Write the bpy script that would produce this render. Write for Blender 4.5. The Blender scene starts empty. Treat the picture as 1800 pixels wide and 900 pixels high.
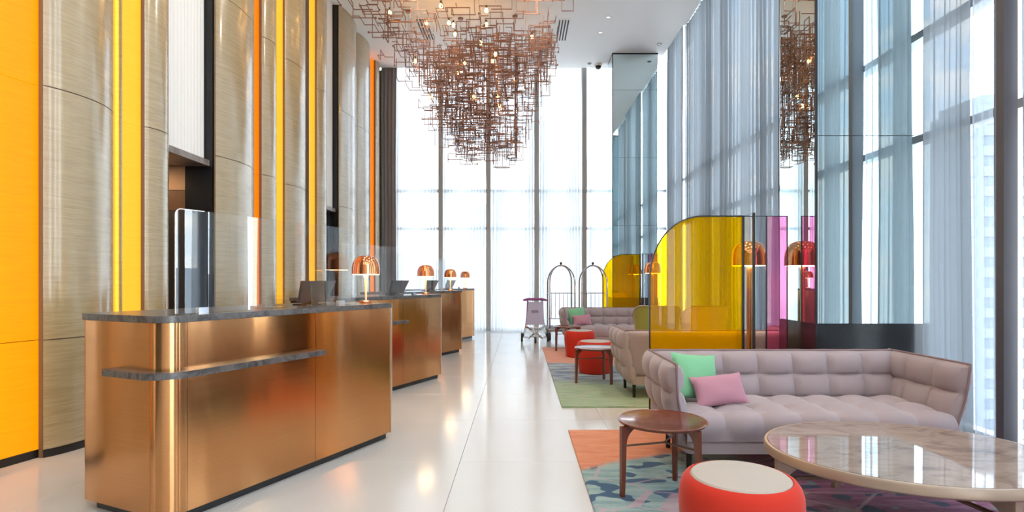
import bpy, bmesh, math, random
from mathutils import Vector, Matrix
from math import sin, cos, pi, radians as R

# ------------------------------------------------------------------ camera
scene = bpy.context.scene
COL = scene.collection
CAMZ = 1.30
cam_data = bpy.data.cameras.new('camera')
cam = bpy.data.objects.new('camera', cam_data)
COL.objects.link(cam)
cam.location = (0, 0, CAMZ)
cam.rotation_euler = (pi / 2, 0, 0)
cam_data.sensor_width = 36
cam_data.lens = 20.0                      # 1000 px focal length on an 1800 px wide frame
cam_data.shift_x = -14 / 1800
cam_data.shift_y = 42 / 1800
cam_data.clip_start = 0.05
cam_data.clip_end = 3000
scene.camera = cam

# ------------------------------------------------------------------ exposure
vs = scene.view_settings
vs.view_transform = 'Standard'
vs.look = 'None'
vs.gamma = 1.0
vs.use_curve_mapping = False
vs.exposure = 0.28
scene.display_settings.display_device = 'sRGB'
scene.cycles.transparent_max_bounces = 32
scene.cycles.max_bounces = 10
scene.cycles.diffuse_bounces = 5
scene.cycles.glossy_bounces = 6
scene.cycles.caustics_reflective = False
scene.cycles.caustics_refractive = False
scene.cycles.sample_clamp_indirect = 6.0

# ------------------------------------------------------------------ sky
SKY = 9.0
world = bpy.data.worlds.new('sky')
scene.world = world
world.use_nodes = True
wt = world.node_tree
wt.nodes.clear()
def wn(t): return wt.nodes.new(t)
w_tc = wn('ShaderNodeTexCoord')
w_sep = wn('ShaderNodeSeparateXYZ'); wt.links.new(w_tc.outputs['Generated'], w_sep.inputs[0])
w_map = wn('ShaderNodeMapping'); w_map.inputs['Scale'].default_value = (1, 1, 3.2)
wt.links.new(w_tc.outputs['Generated'], w_map.inputs[0])
w_noise = wn('ShaderNodeTexNoise'); w_noise.inputs['Scale'].default_value = 4.2; w_noise.inputs['Detail'].default_value = 7
w_noise.inputs['Roughness'].default_value = .55
wt.links.new(w_map.outputs[0], w_noise.inputs['Vector'])
w_ramp = wn('ShaderNodeValToRGB')
w_ramp.color_ramp.elements[0].position = .44; w_ramp.color_ramp.elements[0].color = (0, 0, 0, 1)
w_ramp.color_ramp.elements[1].position = .56; w_ramp.color_ramp.elements[1].color = (1, 1, 1, 1)
wt.links.new(w_noise.outputs['Fac'], w_ramp.inputs[0])
w_grad = wn('ShaderNodeValToRGB')
ge = w_grad.color_ramp.elements
ge[0].position = 0.0; ge[0].color = (.80, .90, .96, 1)
ge[1].position = .45; ge[1].color = (.30, .56, .88, 1)
wt.links.new(w_sep.outputs['Z'], w_grad.inputs[0])
w_mix = wn('ShaderNodeMixRGB')
wt.links.new(w_ramp.outputs['Color'], w_mix.inputs['Fac'])
wt.links.new(w_grad.outputs['Color'], w_mix.inputs['Color1'])
w_mix.inputs['Color2'].default_value = (1.0, .98, .95, 1)
w_bg = wn('ShaderNodeBackground'); w_bg.inputs['Strength'].default_value = SKY
wt.links.new(w_mix.outputs['Color'], w_bg.inputs['Color'])
w_out = wn('ShaderNodeOutputWorld'); wt.links.new(w_bg.outputs[0], w_out.inputs[0])

# ------------------------------------------------------------------ mesh helpers
class MB:
    def __init__(s): s.v = []; s.f = []
    def add(s, vs, fs):
        o = len(s.v); s.v += [tuple(v) for v in vs]; s.f += [tuple(i + o for i in f) for f in fs]; return s
    def box(s, a, b):
        x0, y0, z0 = a; x1, y1, z1 = b
        return s.add([(x0,y0,z0),(x1,y0,z0),(x1,y1,z0),(x0,y1,z0),(x0,y0,z1),(x1,y0,z1),(x1,y1,z1),(x0,y1,z1)],
                     [(0,3,2,1),(4,5,6,7),(0,1,5,4),(1,2,6,5),(2,3,7,6),(3,0,4,7)])
    def obox(s, c, size, M):
        hx, hy, hz = [k / 2 for k in size]
        vs = [Vector(c) + M @ Vector((sx*hx, sy*hy, sz*hz)) for sz in (-1,1) for sx, sy in ((-1,-1),(1,-1),(1,1),(-1,1))]
        return s.add(vs, [(0,3,2,1),(4,5,6,7),(0,1,5,4),(1,2,6,5),(2,3,7,6),(3,0,4,7)])
    def prism(s, out, z0, z1):
        n = len(out)
        a = sum(out[i][0]*out[(i+1)%n][1]-out[(i+1)%n][0]*out[i][1] for i in range(n))
        if a < 0: out = out[::-1]
        vs = [(x,y,z0) for x,y in out] + [(x,y,z1) for x,y in out]
        fs = [tuple(range(n))[::-1], tuple(range(n, 2*n))] + [(i,(i+1)%n,(i+1)%n+n,i+n) for i in range(n)]
        return s.add(vs, fs)
    def strip(s, pts, z0, z1, th):
        # an upright wall along a plan polyline, thickness th to the left of travel
        n = len(pts); inn = []
        for i in range(n):
            a = Vector(pts[max(i-1,0)]); b = Vector(pts[min(i+1,n-1)])
            d = (b - a).normalized(); nn = Vector((-d.y, d.x)); inn.append((pts[i][0]+nn.x*th, pts[i][1]+nn.y*th))
        vs = [(x,y,z0) for x,y in pts]+[(x,y,z1) for x,y in pts]+[(x,y,z0) for x,y in inn]+[(x,y,z1) for x,y in inn]
        fs = []
        for i in range(n-1):
            fs += [(i,i+1,n+i+1,n+i),(2*n+i+1,2*n+i,3*n+i,3*n+i+1),(n+i,n+i+1,3*n+i+1,3*n+i),(i+1,i,2*n+i,2*n+i+1)]
        fs += [(0,n,3*n,2*n),(n-1,3*n-1,4*n-1,2*n-1)]
        return s.add(vs, fs)
    def tube(s, pts, r, n=8, closed=False, caps=True):
        pts = [Vector(p) for p in pts]; m = len(pts)
        rs = r if isinstance(r, (list, tuple)) else [r]*m
        vs = []; up = None
        for i in range(m):
            if closed: t = pts[(i+1)%m]-pts[i-1]
            else: t = pts[min(i+1,m-1)]-pts[max(i-1,0)]
            t.normalize()
            if up is None:
                up = Vector((0,0,1)) if abs(t.z) < .9 else Vector((1,0,0))
            a = t.cross(up)
            if a.length < 1e-4: a = t.cross(Vector((0.3,1,0.2)))
            a.normalize(); b = t.cross(a).normalized(); up = -b if up.dot(-b) > 0 else b
            for k in range(n):
                th = 2*pi*(k+.5)/n
                vs.append(pts[i] + (a*cos(th)+b*sin(th))*rs[i])
        fs = []
        for i in range(m if closed else m-1):
            j = (i+1) % m
            for k in range(n):
                fs.append((i*n+k, i*n+(k+1)%n, j*n+(k+1)%n, j*n+k))
        if caps and not closed: fs += [tuple(range(n))[::-1], tuple(range((m-1)*n, m*n))]
        return s.add(vs, fs)
    def lathe(s, prof, n=32, c=(0,0,0), caps=True):
        m = len(prof); vs = []; fs = []
        for r, z in prof:
            for k in range(n):
                t = 2*pi*k/n; vs.append((c[0]+r*cos(t), c[1]+r*sin(t), c[2]+z))
        for i in range(m-1):
            for k in range(n): fs.append((i*n+k, i*n+(k+1)%n, (i+1)*n+(k+1)%n, (i+1)*n+k))
        if caps and prof[0][0] > 1e-5: fs.append(tuple(range(n))[::-1])
        if caps and prof[-1][0] > 1e-5: fs.append(tuple(range((m-1)*n, m*n)))
        return s.add(vs, fs)
    def grid(s, fn, nu, nv):
        vs = [fn(i/nu, j/nv) for j in range(nv+1) for i in range(nu+1)]
        fs = [(j*(nu+1)+i, j*(nu+1)+i+1, (j+1)*(nu+1)+i+1, (j+1)*(nu+1)+i) for j in range(nv) for i in range(nu)]
        return s.add(vs, fs)
    def mesh(s, name, m=None, smooth=True, ang=32, fix=True, weld=0):
        me = bpy.data.meshes.new(name); me.from_pydata(s.v, [], s.f); me.update()
        if fix:
            bm = bmesh.new(); bm.from_mesh(me)
            if weld: bmesh.ops.remove_doubles(bm, verts=bm.verts, dist=weld)
            bmesh.ops.recalc_face_normals(bm, faces=bm.faces); bm.to_mesh(me); bm.free()
        if smooth:
            me.polygons.foreach_set('use_smooth', [True]*len(me.polygons))
            me.set_sharp_from_angle(angle=R(ang))
        if m: me.materials.append(m)
        return me

def obj(name, mb, m=None, parent=None, loc=(0,0,0), rz=0, kind=None, label=None, **kw):
    me = mb if isinstance(mb, bpy.types.Mesh) else mb.mesh(name, m, **kw)
    o = bpy.data.objects.new(name, me); COL.objects.link(o)
    o.location = loc; o.rotation_euler = (0, 0, rz)
    if parent: o.parent = parent
    if kind: o['kind'] = kind
    if label: o['label'] = label
    return o
def tag(o, label, cat, group=None, kind=None):
    o['label'] = label; o['category'] = cat
    if group: o['group'] = group
    if kind: o['kind'] = kind
    return o
def thing(name, label, cat, loc=(0,0,0), rz=0, group=None, kind=None):
    o = bpy.data.objects.new(name, None); COL.objects.link(o)
    o.location = loc; o.rotation_euler = (0,0,rz); o.empty_display_size = .1
    return tag(o, label, cat, group, kind)
def dup(src, label, loc, rz=None, group=None):
    kids = {}
    for o in bpy.data.objects:
        if o.parent: kids.setdefault(o.parent.name, []).append(o)
    def rec(o, par):
        c = o.copy(); COL.objects.link(c)
        if par: c.parent = par
        for k in kids.get(o.name, []): rec(k, c)
        return c
    c = rec(src, None); c.location = loc; c['label'] = label
    if rz is not None: c.rotation_euler = (0,0,rz)
    if group: c['group'] = group
    return c

# ------------------------------------------------------------------ material helpers
class NT:
    def __init__(s, name):
        s.m = bpy.data.materials.new(name); s.m.use_nodes = True; s.t = s.m.node_tree; s.t.nodes.clear()
        s.out = s.t.nodes.new('ShaderNodeOutputMaterial')
    def n(s, typ, ins=None, **props):
        nd = s.t.nodes.new('ShaderNode'+typ)
        for k, v in props.items(): setattr(nd, k, v)
        for k, v in (ins or {}).items(): s.put(nd.inputs[k], v)
        return nd
    def put(s, sock, v):
        if isinstance(v, bpy.types.NodeSocket): s.t.links.new(v, sock)
        elif isinstance(v, bpy.types.Node): s.t.links.new(v.outputs[0], sock)
        else:
            if sock.type == 'RGBA' and len(v) == 3: v = (*v, 1)
            sock.default_value = v
    def done(s, shader): s.put(s.out.inputs['Surface'], shader); return s.m
    def ramp(s, fac, stops, interp='LINEAR'):
        r = s.n('ValToRGB', {'Fac': fac}); cr = r.color_ramp; cr.interpolation = interp
        while len(cr.elements) > 1: cr.elements.remove(cr.elements[-1])
        for i, (p, c) in enumerate(stops):
            e = cr.elements[0] if i == 0 else cr.elements.new(p)
            e.position = p; e.color = (*c, 1) if len(c) == 3 else c
        return r.outputs['Color']
    def mix(s, fac, a, b, blend='MIX'):
        return s.n('MixRGB', {'Fac': fac, 'Color1': a, 'Color2': b}, blend_type=blend).outputs[0]
    def math(s, op, a, b=0.0, c=None):
        ins = {0: a, 1: b}
        if c is not None: ins[2] = c
        return s.n('Math', ins, operation=op).outputs[0]
    def coords(s, kind='Object', scale=(1,1,1), rot=(0,0,0), loc=(0,0,0)):
        tc = s.n('TexCoord')
        return s.n('Mapping', {'Vector': tc.outputs[kind], 'Scale': scale, 'Rotation': rot, 'Location': loc}).outputs[0]
    def noise(s, vec, scale, detail=3, rough=.5, dist=0.0):
        return s.n('TexNoise', {'Vector': vec, 'Scale': scale, 'Detail': detail, 'Roughness': rough, 'Distortion': dist}).outputs['Fac']
    def bump(s, h, strength=.2, dist=.01):
        return s.n('Bump', {'Height': h, 'Strength': strength, 'Distance': dist}).outputs[0]
    def pr(s, **k):
        ins = {}
        for a, b in k.items(): ins[a.replace('_', ' ')] = b
        return s.n('BsdfPrincipled', ins)

def plain(name, col, rough=.5, metal=0, **k):
    t = NT(name); return t.done(t.pr(Base_Color=col, Roughness=rough, Metallic=metal, **k))
def emit(name, col, st):
    t = NT(name); return t.done(t.n('Emission', {'Color': col, 'Strength': st}))

M = {}
M['white'] = plain('white_paint', (.80,.785,.76), .7)
M['ceiling'] = plain('ceiling_paint', (.92,.90,.875), .8)
M['black'] = plain('black_lacquer', (.012,.013,.015), .25)
M['blackmatt'] = plain('black_matt', (.012,.011,.011), .6)
M['dark'] = plain('dark_panel', (.03,.025,.022), .5)
M['edge_black'] = plain('black_edge', (.01,.01,.012), .3)
M['mullion'] = plain('grey_aluminium', (.46,.46,.46), .5)
M['chrome'] = plain('chrome', (.72,.72,.74), .12, 1)
M['bronze_rail'] = plain('bronze_rail', (.42,.35,.33), .25, 1)
M['white_metal'] = plain('pale_steel_trim', (.80,.74,.68), .25, .9)
M['screen'] = plain('monitor_shell', (.06,.063,.07), .22)
M['rubber'] = plain('rubber', (.02,.02,.02), .6)
M['purple'] = plain('purple_plastic', (.27,.06,.20), .4)
M['lilac'] = plain('lilac_plastic', (.50,.47,.64), .45)
M['ink'] = plain('dark_print', (.16,.12,.2), .6)
M['copper_lamp'] = plain('polished_copper', (.82,.30,.135), .09, 1)
M['pole_copper'] = plain('copper_pole', (.62,.30,.16), .25, 1)
M['rod'] = plain('antique_copper_rod', (.25,.118,.075), .38, .75)
M['knob'] = plain('dark_bronze', (.10,.06,.045), .4, .7)
M['cable'] = plain('steel_cable', (.35,.33,.32), .4, .8)
M['bulb'] = emit('lit_bulb', (1.0,.50,.12), 40)
M['diffuser'] = emit('lit_diffuser', (1.0,.78,.48), 5)
M['lamp_glass'] = plain('amber_glass_stem', (.85,.55,.32), .15, .35)
M['downlight'] = emit('downlight_lens', (1.0,.93,.82), 1.2)
M['table_frame'] = plain('champagne_lacquer', (.40,.30,.225), .32, .25)

def mk_glass(name, col, refl=.08, rough=0.0, haze=0.0):
    t = NT(name)
    fr = t.n('Fresnel', {'IOR': 1.5})
    tr = t.n('BsdfTransparent', {'Color': tuple(c**.5 for c in col)}); gl = t.n('BsdfGlossy', {'Color': (1,1,1), 'Roughness': rough})
    front = t.math('SUBTRACT', 1.0, t.n('NewGeometry').outputs['Backfacing'])
    fac = t.math('MULTIPLY', t.math('MULTIPLY', fr.outputs[0], refl), front)
    if haze:
        hz = t.n('MixShader', {0: .5, 1: t.n('BsdfDiffuse', {'Color': col}).outputs[0], 2: t.n('BsdfTranslucent', {'Color': col}).outputs[0]})
        tr = t.n('MixShader', {0: haze, 1: tr.outputs[0], 2: hz.outputs[0]})
    return t.done(t.n('MixShader', {0: fac, 1: tr.outputs[0], 2: gl.outputs[0]}))
M['pane'] = mk_glass('window_glass', (.95,.97,.97), .8)
M['desk_glass'] = mk_glass('clear_glass', (.965,.975,.97), 2.2)
M['clear_panel'] = mk_glass('clear_grey_glass', (.88,.89,.91), .8)
M['yellow_glass'] = mk_glass('yellow_glass', (1.0,.60,.0), .40, 0, .20)
M['pink_glass'] = mk_glass('pink_glass', (.98,.30,.56), .5, 0, .05)
M['acrylic'] = mk_glass('acrylic', (.90,.92,.92), 1.2)

t = NT('mirror'); M['mirror'] = t.done(t.pr(Base_Color=(.72,.85,.86), Roughness=.008, Metallic=1.0))

# oak veneer, horizontal grain
def oak(name, c0, c1, c2):
    t = NT(name)
    v = t.coords('Object', (1.0, 1.6, 26))
    n1 = t.noise(v, 2.2, 6, .62, .6)
    v2 = t.coords('Object', (2, 3.0, 90)); n2 = t.noise(v2, 3.0, 4, .6)
    f = t.math('ADD', t.math('MULTIPLY', n1, .65), t.math('MULTIPLY', n2, .35))
    col = t.ramp(f, [(.30, c0), (.50, c1), (.70, c2)])
    n3 = t.noise(t.coords('Object', (.5,.5,.4)), 1.3, 2)
    col = t.mix(t.math('MULTIPLY', n3, .35), col, c0)
    return t.done(t.pr(Base_Color=col, Roughness=.26, IOR=1.75, Coat_Weight=.9, Coat_IOR=1.8, Coat_Roughness=.13, Normal=t.bump(f, .06, .004)))
M['oak'] = oak('oak_veneer', (.30,.21,.10), (.395,.295,.152), (.48,.375,.215))
def emissive_veneer(name, lo, hi, st):
    # wood veneer with the LED light on it put in as amber colour and emission
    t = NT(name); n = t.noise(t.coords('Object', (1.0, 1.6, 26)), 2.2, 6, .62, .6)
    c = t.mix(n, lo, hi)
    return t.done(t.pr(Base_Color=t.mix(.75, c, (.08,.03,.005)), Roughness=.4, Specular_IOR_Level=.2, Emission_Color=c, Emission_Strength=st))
M['lit_amber'] = emissive_veneer('amber_emissive_veneer', (1.0,.27,.0), (1.0,.37,.0), .80)
M['lit_yellow'] = emissive_veneer('yellow_emissive_veneer', (1.0,.40,.01), (1.0,.52,.045), .9)
M['lit_orange'] = emissive_veneer('orange_emissive_veneer', (.80,.16,.0), (.95,.24,.0), .8)
M['oak_edge'] = plain('walnut_edge', (.16,.095,.06), .45)

# brushed copper cladding
def copper(name, c0, c1):
    t = NT(name)
    v = t.coords('Object', (.6,.6,70)); n = t.noise(v, 3.0, 4, .6)
    big = t.noise(t.coords('Object', (.7,.7,.25)), 1.2, 2)
    col = t.mix(n, c0, c1)
    rough = t.n('MapRange', {0: n, 3: .10, 4: .17}).outputs[0]
    wave = t.noise(t.coords('Object', (3.2,3.2,.55)), 1.0, 2, .4)
    hgt = t.math('ADD', t.math('MULTIPLY', wave, 1.0), t.math('MULTIPLY', n, .015))
    tan = t.n('Tangent', direction_type='RADIAL', axis='Z')
    return t.done(t.pr(Base_Color=col, Metallic=1.0, Roughness=rough, Anisotropic=.93, Anisotropic_Rotation=.25, Tangent=tan.outputs[0],
                       Normal=t.bump(hgt, .35, .012)))
M['copper'] = copper('brushed_copper', (.60,.275,.105), (.74,.39,.175))

def marble(name, base, mid, vein, rough, scale):
    t = NT(name)
    v = t.coords('Object', (1.0, 1.9, 1.0), (0,0,.25))
    n = t.noise(v, scale, 9, .62, 1.4); n2 = t.noise(v, scale*3.2, 6, .6, .8)
    col = t.ramp(n, [(.30, vein), (.43, mid), (.55, base), (.68, mid), (.78, vein)])
    col = t.mix(t.math('MULTIPLY', n2, .6), col, mid)
    return t.done(t.pr(Base_Color=col, Roughness=rough, Specular_IOR_Level=.6))
M['grey_marble'] = marble('dark_grey_marble', (.13,.12,.118), (.065,.06,.06), (.028,.026,.026), .25, 9)
M['table_marble'] = marble('beige_marble', (.41,.335,.29), (.29,.225,.19), (.12,.095,.085), .035, 3.6)
M['soffit_marble'] = marble('brown_marble', (.30,.25,.22), (.19,.15,.13), (.08,.06,.05), .3, 7)

t = NT('polished_floor_stone')
n = t.noise(t.coords('Object', (1,1,1)), 1.8, 4)
M['floor'] = t.done(t.pr(Base_Color=t.mix(n, (.55,.53,.51), (.60,.585,.565)), Roughness=t.n('MapRange', {0: n, 3: .10, 4: .17}).outputs[0], Specular_IOR_Level=.34))
M['grout'] = plain('floor_joint', (.50,.48,.46), .8)

def fabric(name, col, dark, sheen=.3, scale=260):
    t = NT(name)
    v = t.coords('Object'); n = t.noise(v, scale, 2); b = t.noise(v, 9, 3)
    c = t.mix(t.math('MULTIPLY', b, .5), col, dark)
    return t.done(t.pr(Base_Color=c, Roughness=.85, Sheen_Weight=sheen, Sheen_Roughness=.4, Specular_IOR_Level=.2, Normal=t.bump(n, .12, .002)))
M['sofa'] = fabric('mauve_grey_velvet', (.40,.335,.355), (.335,.28,.30), .3)
M['sofa_pipe'] = fabric('mauve_piping', (.28,.20,.21), (.22,.16,.17), .2)
M['green_fab'] = fabric('mint_green_cotton', (.22,.54,.31), (.18,.46,.26), .2)
M['pink_fab'] = fabric('rose_pink_cotton', (.50,.255,.33), (.44,.215,.28), .2)
M['coral'] = fabric('coral_velvet', (.56,.036,.019), (.49,.029,.015), .18)
M['beige_fab'] = fabric('beige_wool', (.46,.42,.375), (.40,.365,.325), .2)
M['olive_fab'] = fabric('olive_green_fabric', (.33,.34,.075), (.27,.28,.06), .3)
M['lemon_fab'] = fabric('pale_yellow_fabric', (.80,.70,.20), (.72,.62,.17), .3)
M['drape'] = fabric('charcoal_drape', (.24,.245,.26), (.19,.195,.21), .1)
t = NT('mahogany')
n = t.noise(t.coords('Object', (1,10,1)), 5, 4)
M['mahogany'] = t.done(t.pr(Base_Color=t.mix(n, (.12,.026,.013), (.18,.045,.02)), Roughness=.26, Coat_Weight=.35, Coat_Roughness=.1))

def sheer(name, col, transp, tl=.6):
    # woven voile: part of the light passes straight through the open weave, the rest scatters in the threads
    t = NT(name)
    tc = t.coords('Object', (1,1,.15)); n = t.noise(tc, 5, 3)
    c = t.mix(t.math('MULTIPLY', n, .5), col, tuple(k*.8 for k in col))
    tr = t.n('BsdfTransparent', {'Color': (1,1,1)})
    a = t.n('BsdfTranslucent', {'Color': c}); d = t.n('BsdfDiffuse', {'Color': c})
    th = t.n('MixShader', {0: 1-tl, 1: a.outputs[0], 2: d.outputs[0]})
    lw = t.n('LayerWeight', {'Blend': .5})
    op = t.n('MapRange', {0: lw.outputs['Facing'], 3: 1-transp, 4: min(1.0, 1-transp*.35)}).outputs[0]
    return t.done(t.n('MixShader', {0: op, 1: tr.outputs[0], 2: th.outputs[0]}))
M['sheer_white'] = sheer('white_voile', (.47,.47,.465), .07)
M['sheer_thin'] = sheer('thin_grey_voile', (.30,.33,.37), .42)
M['sheer_blue'] = sheer('grey_blue_voile', (.145,.157,.168), .05)

# ------------------------------------------------------------------ large structure
HC = 6.59
XC, YF = 3.5, 14.3          # curtain lines, right and far
XW, YW = 3.78, 14.56        # glass lines
YB = -6.0
floor = obj('floor', MB().box((-5.4, YB-.2, -.25), (XW+.2, YW+.2, -.012)), M['grout'], kind='structure')
tile_cache = {}
jx = [-5.4] + [-.43 + 1.2*k for k in range(-4, 4)] + [XW+.05]
jy = [YB] + [4.06 + 1.21*k for k in range(-8, 9)] + [YW+.05]
for i in range(len(jx)-1):
    for j in range(len(jy)-1):
        w = round(jx[i+1]-jx[i]-.0025, 3); d = round(jy[j+1]-jy[j]-.0025, 3)
        if w < .02 or d < .02: continue
        if (w, d) not in tile_cache:
            mb = MB(); e = .0015
            mb.add([(0,0,-.012),(w,0,-.012),(w,d,-.012),(0,d,-.012),(0,0,-e),(w,0,-e),(w,d,-e),(0,d,-e),(e,e,0),(w-e,e,0),(w-e,d-e,0),(e,d-e,0)],
                   [(0,3,2,1),(0,1,5,4),(1,2,6,5),(2,3,7,6),(3,0,4,7),(4,5,9,8),(5,6,10,9),(6,7,11,10),(7,4,8,11),(8,9,10,11)])
            tile_cache[(w, d)] = mb.mesh('tile', M['floor'], smooth=False)
        obj('tile', tile_cache[(w, d)], parent=floor, loc=(jx[i]+.00125, jy[j]+.00125, 0))
ceiling = obj('ceiling', MB().box((-5.4, YB-.2, HC), (XC-.12, YF-.12, HC+.3)).box((XC-.12, YB-.2, HC+.2), (XW+.2, YW+.2, HC+.3))
              .box((-5.4, YF-.12, HC+.2), (XC-.12, YW+.2, HC+.3)), M['ceiling'], kind='structure')
wall_back = obj('wall_back', MB().box((-5.4, YB-.2, 0), (XW+.2, YB, HC)), plain('back_wall_paint', (.55,.51,.46), .6), kind='structure')

# ------------------------------------------------------------------ windows
def window_wall(name, along, fixed, stops, rows, n_out):
    # along 'x' (far wall at y=fixed) or 'y' (right wall at x=fixed)
    def bx(a0, a1, z0, z1, d0, d1):
        mb = MB()
        if along == 'x': mb.box((a0, fixed+d0, z0), (a1, fixed+d1, z1))
        else: mb.box((fixed+d0, a0, z0), (fixed+d1, a1, z1))
        return mb
    root = obj(name, bx(stops[0], stops[-1], 0, .07, -.05, .07), M['mullion'], kind='structure')
    mw, md = (.062, .24) if along == 'x' else (.055, .07)
    for s in stops: obj('mullion', bx(s-mw, s+mw, .07, HC+.2, -md, .06), M['mullion'], root)
    for i in range(len(stops)-1):
        a, b = stops[i]+mw, stops[i+1]-mw
        for k in range(len(rows)-1):
            obj('pane', bx(a-.01, b+.01, rows[k]+.02, rows[k+1]-.02, 0, .012), M['pane'], root)
        for z in rows[1:-1]: obj('transom', bx(a, b, z-.035, z+.035, -.08, .05), M['mullion'], root)
    return root
rows = [.07, 2.61, 3.57, HC+.2]
far_stops = [(px-914)/1000*14.5 for px in (694, 776, 859, 943, 1026, 1108)] + [XW+.02]
window_wall('window_1', 'x', YW, far_stops, rows, 1)
side_stops = [4.40 + 1.28*k for k in range(-7, 9)]
window_wall('window_2', 'y', XW, [YB] + side_stops[:-1] + [YW-.15], rows, 1)

obj('trim_1', MB().box((3.44, 4.045, 0), (3.54, 4.11, HC+.2)), plain('dark_post', (.10,.095,.11), .5), kind='structure')

# ------------------------------------------------------------------ left wall of curved oak columns and amber lit recesses
wall_left = obj('wall_left', MB().box((-5.4, YB, 0), (-5.2, YW, HC)).box((-5.2, YB, 0), (-3.66, 5.38, HC)).box((-5.2, 6.62, 0), (-3.66, 10.0, HC))
                .box((-5.2, 10.85, 0), (-3.66, YW, HC)).box((-3.66, YW-.2, 0), (far_stops[0], YW, HC)), M['dark'], kind='structure')
XN = -3.48
SEAMS = [.06, .86, 2.72, 4.58, HC]
def col_plan(Y0, L, n=22, bulge=None):
    b = bulge if bulge is not None else min(.105, .17*L)
    pts = []
    for i in range(n+1):
        s = i/n
        pts.append((XN + b*(max(0, sin(pi*s)))**.75, Y0 + L*s))
    return pts
def px_of(p): return 914 + 1000*p[0]/p[1]
def fit_len(a, b):
    Y0 = -1000*XN/(914-a); lo, hi = .05, 3.0
    for _ in range(40):
        L = (lo+hi)/2
        if max(px_of(p) for p in col_plan(Y0, L, 60)) > b: hi = L
        else: lo = L
    return Y0, L
def make_column(Y0, L):
    pts = col_plan(Y0, L)
    back = -3.515
    base = [(p[0]-.012, p[1]) for p in pts] + [(back, Y0+L), (back, Y0)]
    c = obj('oak_column', MB().prism(base, 0, HC), M['oak_edge'], wall_left)
    for k in range(4):
        z0, z1 = SEAMS[k] + (.004 if k else 0), SEAMS[k+1] - (.004 if k < 3 else 0)
        obj('panel', MB().strip(pts, z0, z1, .016), M['oak'], c)
    obj('plinth', MB().strip([(p[0]+.001, p[1]) for p in pts], 0, .055, .016), M['black'], c)
    return Y0, Y0+L
def lit_recess(ya, yb, mname, color, power, x0=-3.63, x1=-3.525):
    for k in range(4):
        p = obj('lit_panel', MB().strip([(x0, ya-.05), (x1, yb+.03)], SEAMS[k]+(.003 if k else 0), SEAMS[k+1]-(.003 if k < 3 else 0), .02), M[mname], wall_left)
    obj('plinth', MB().strip([(x0+.004, ya-.05), (x1+.004, yb+.03)], 0, .06, .02), M['black'], p)
    # LED strip hidden behind the far edge of the column before it
    l = bpy.data.lights.new('led_strip', 'AREA'); l.shape = 'RECTANGLE'; l.size = .05; l.size_y = HC-.2
    l.color = color; l.energy = power
    o = bpy.data.objects.new('led_strip', l); COL.objects.link(o)
    o.location = (-3.535, ya+.02, HC/2)
    aim = Vector((-.45, 1, 0)) if yb-ya > .12 else Vector((-1, .6, 0))
    zax = -aim.normalized(); yax = Vector((0,0,1)); xax = yax.cross(zax)
    o.rotation_euler = Matrix((xax, yax, zax)).transposed().to_euler()
    o.parent = wall_left
col_px = [(-172, -6), (76, 200), (254, 297), (379, 447), (460, 486), (501, 538), (557, 574), (596, 627), (627.5, 651), (660, 667.5)]
ends = [make_column(*fit_len(a, b)) for a, b in col_px]
AMB, YEL, ORG = (1.0,.46,.004), (1.0,.60,.03), (1.0,.22,.0)
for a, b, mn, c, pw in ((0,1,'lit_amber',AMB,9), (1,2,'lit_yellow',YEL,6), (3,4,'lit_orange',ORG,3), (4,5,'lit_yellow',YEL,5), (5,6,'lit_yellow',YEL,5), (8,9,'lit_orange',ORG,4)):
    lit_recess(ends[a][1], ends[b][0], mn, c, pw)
# columns and one lit bay behind the viewpoint
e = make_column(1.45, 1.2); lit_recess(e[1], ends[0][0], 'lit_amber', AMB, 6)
def fin(pa, pb, Y, m):
    obj('edge_fin', MB().box(((pa-914)*Y/1000, Y, 0), ((pb-914)*Y/1000, Y+.02, HC)), m, wall_left)
fin(202, 212, 4.94, M['oak'])
fin(533, 542.5, 9.16, M['oak_edge'])
e_last = ends[9][1]
obj('wall_strip', MB().box((-3.66, e_last, 0), (-3.50, YW-.2, HC)), M['oak'], wall_left)
obj('wall_strip', MB().box((-3.66, ends[0][0]-.5, 0), (-3.52, ends[0][0]+.02, HC)), M['oak'], wall_left)
obj('wall_strip', MB().box((-3.66, ends[7][1]-.12, 0), (-3.52, ends[8][0]+.05, HC)), M['oak'], wall_left)
# two openings with a white fluted bulkhead above
def opening(y0, y1, ribs):
    f = MB(); n = ribs*6
    pts = []
    for i in range(n+1):
        s = i/n; pts.append((-3.615 + .016*abs(sin(pi*ribs*s)), y0+(y1-y0)*s))
    f.strip(pts, 2.67, HC, .05)
    fp = obj('fluted_panel', f, M['white'], wall_left)
    obj('soffit', MB().box((-3.83, y0, 2.60), (-3.55, y1, 2.668)), M['soffit_marble'], fp)
    obj('inner_ceiling', MB().box((-5.2, y0, 2.605), (-3.83, y1, 2.66)), plain('tan_ceiling', (.60,.42,.28), .6), fp)
    obj('jamb', MB().box((-3.83, y1, 0), (-3.50, y1+.035, HC)), M['black'], wall_left)
    obj('jamb', MB().box((-5.2, y0-.03, 0), (-3.62, y0, HC)), M['black'], wall_left)
    obj('back_panel', MB().box((-5.2, y1+.005, 2.33), (-3.83, y1+.035, 2.60)), plain('tan_panel', (.50,.29,.15), .5), wall_left)
    obj('back_panel', MB().box((-5.2, y1+.005, 2.10), (-3.83, y1+.035, 2.325)), plain('brown_panel', (.13,.065,.035), .4), wall_left)
    obj('back_panel', MB().box((-5.2, y1+.005, 0), (-3.83, y1+.035, 2.095)), M['dark'], wall_left)
opening(ends[2][1]-.12, ends[3][0]+.0, 16)
opening(ends[6][1]-.12, ends[7][0]+.0, 14)
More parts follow.
